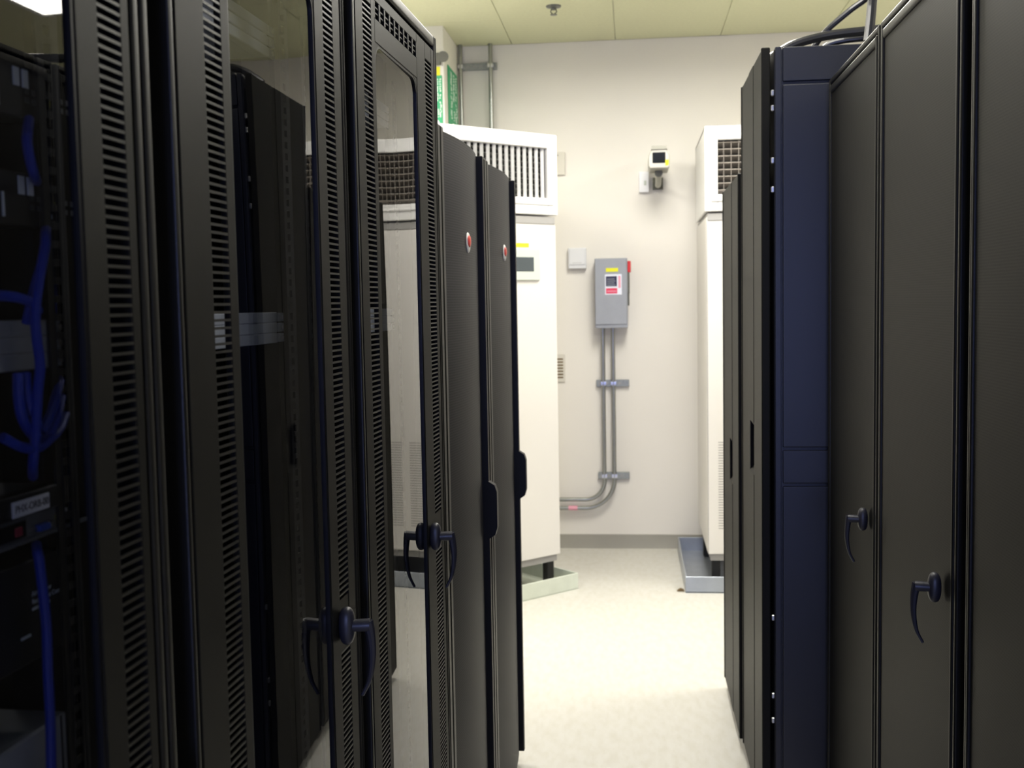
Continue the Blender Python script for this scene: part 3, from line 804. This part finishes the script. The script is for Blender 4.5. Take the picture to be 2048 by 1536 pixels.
# labelled server
t = inside('rack_server', .40, .533, 1.308, 'dark rack server with white name label and blue connector inside the nearest cabinet', 'server')
W = .50
MB().rbox(-.55, 0, 0, W, 0, .042, .001, 1).build('chassis', 'equip_grey', t)
MB().rbox(-.012, .004, -.010, W+.03, .0225, .042, .001, 1).build('bezel', 'equip_black', t)
MB().box(0, .002, -.010, W+.045, 0, .0035).build('lower_lip', 'equip_grey', t)
nl = MB().box(.004, .0055, .426, .479, .0245, .0375).build('name_label', 'label_white', t)
M = Matrix(((0, 0, 1, .0056), (1, 0, 0, .4285), (0, 1, 0, .0282), (0, 0, 0, 1)))
text_mesh('name_text', 'PHX-ORB-001', .0088, 'ink', nl, M)
MB().box(0, .002, .30, .448, .006, .019).build('drive_slot', 'gasket', t)
MB().rbox(.001, .003, .432, .442, .008, .0155, .0005, 1).build('button', 'button_red', t)
MB().rbox(0, .007, .462, .479, .006, .0125, .002, 2).build('video_plug', 'plug_blue', t)
for yy in (.4585, .483): MB().lathe([(.0022, 0), (.0022, .004)], (0, yy, .0095), 'x', 8).build('plug_screw', 'bolt_steel', t)
for yy, zz in ((.497, .011), (.524, .019), (.524, .008), (.5245, .014)): MB().box(0, .0016, yy, yy+.0028, zz, zz+.003).build('indicator', 'led_yellow', t)
MB().box(0, .0016, .510, .5135, .013, .018).build('indicator', 'white_tag', t)
# console drawer
t = inside('console_drawer', .40, .533, 1.206, 'black rackmount console with small white printing inside the nearest cabinet', 'console')
MB().rbox(-.5, 0, 0, .50, 0, .086, .001, 1).build('front', 'equip_black', t)
for body, yy, zz, sz in (('AirDirector', .454, .055, .0062), ('Rackmount Console', .454, .0485, .0062)):
    text_mesh('printing', body, sz, 'print_white', t, Matrix(((0, 0, 1, .0004), (1, 0, 0, yy), (0, 1, 0, zz), (0, 0, 0, 1))))
for yy, l, zz in ((.454, .009, .043), (.465, .006, .043), (.473, .008, .043), (.474, .007, .0295), (.436, .014, .0225)):
    MB().box(0, .0006, yy, yy+l, zz, zz+.0024).build('printing', 'print_white', t)
# pale server at the bottom of the view
t = inside('rack_server', .40, .533, 1.060, 'pale grey rack server low inside the nearest cabinet', 'server')
MB().rbox(-.55, 0, 0, .50, 0, .086, .002, 1).build('chassis', 'grey_panel', t)
MB().box(0, .0012, .02, .48, .036, .0375).build('seam', 'equip_black', t)
MB().box(0, .0012, .488, .4895, .0, .086).build('seam', 'equip_black', t)

def bcable(label, pts, r=.0042):
    P = [lpos(s*a/.53, a, 1.5+(z-1.5)*a/.53) for s, z, a in pts]
    tag(MB().tube(smooth_path(P, 8), r, 10).build('network_cable', 'cable_blue'), label, 'cable', 'blue network cables in the nearest cabinet')
BL = [
 ('short blue network cable hanging between the two black switches', [(.880,1.660,.530),(.877,1.648,.520),(.876,1.640,.518),(.879,1.626,.517),(.884,1.614,.520),(.887,1.609,.536)]),
 ('long blue network cable hanging in front of the patch panels', [(.898,1.571,.536),(.897,1.565,.520),(.895,1.554,.514),(.887,1.535,.512),(.878,1.509,.512),(.875,1.493,.512),(.876,1.476,.511),(.879,1.454,.511),(.874,1.434,.513),(.870,1.413,.514),(.866,1.392,.516),(.861,1.372,.522),(.860,1.362,.536)]),
 ('blue network cable hanging below the labelled server to the bottom', [(.860,1.304,.536),(.861,1.298,.520),(.864,1.285,.516),(.869,1.233,.516),(.868,1.194,.516),(.868,1.15,.516),(.866,1.108,.516),(.864,1.03,.518)]),
 ('blue network cable leaving to the left above the patch panels', [(.80,1.513,.516),(.827,1.513,.515),(.850,1.5115,.515),(.872,1.507,.517),(.880,1.500,.520)]),
 ('blue network cable looping widest under the patch panels', [(.82,1.40,.524),(.845,1.389,.520),(.868,1.385,.518),(.885,1.389,.520),(.905,1.398,.526),(.918,1.415,.536)]),
 ('leftmost blue network cable curving down from the patch panels', [(.846,1.449,.522),(.845,1.43,.520),(.849,1.412,.520),(.862,1.397,.522),(.876,1.392,.526)]),
 ('second blue network cable curving down from the patch panels', [(.857,1.449,.522),(.857,1.432,.520),(.862,1.415,.520),(.872,1.404,.523)]),
 ('blue network cable slanting up to the rail under the patch panels', [(.876,1.398,.524),(.890,1.410,.522),(.902,1.428,.526),(.912,1.444,.538)]),
 ('blue network cable slanting up to the rail just above the widest loop', [(.878,1.390,.526),(.892,1.398,.523),(.903,1.412,.526),(.912,1.432,.538)]),
 ('blue network cable slanting from the bundle down onto the patch panels', [(.889,1.54,.520),(.877,1.52,.520),(.868,1.503,.520),(.862,1.490,.524)]),
 ('short blue network cable beside the rail above the patch panels', [(.914,1.535,.545),(.908,1.52,.540),(.902,1.505,.536),(.903,1.493,.540)]),
]
for lb_, pts in BL: bcable(lb_, pts)
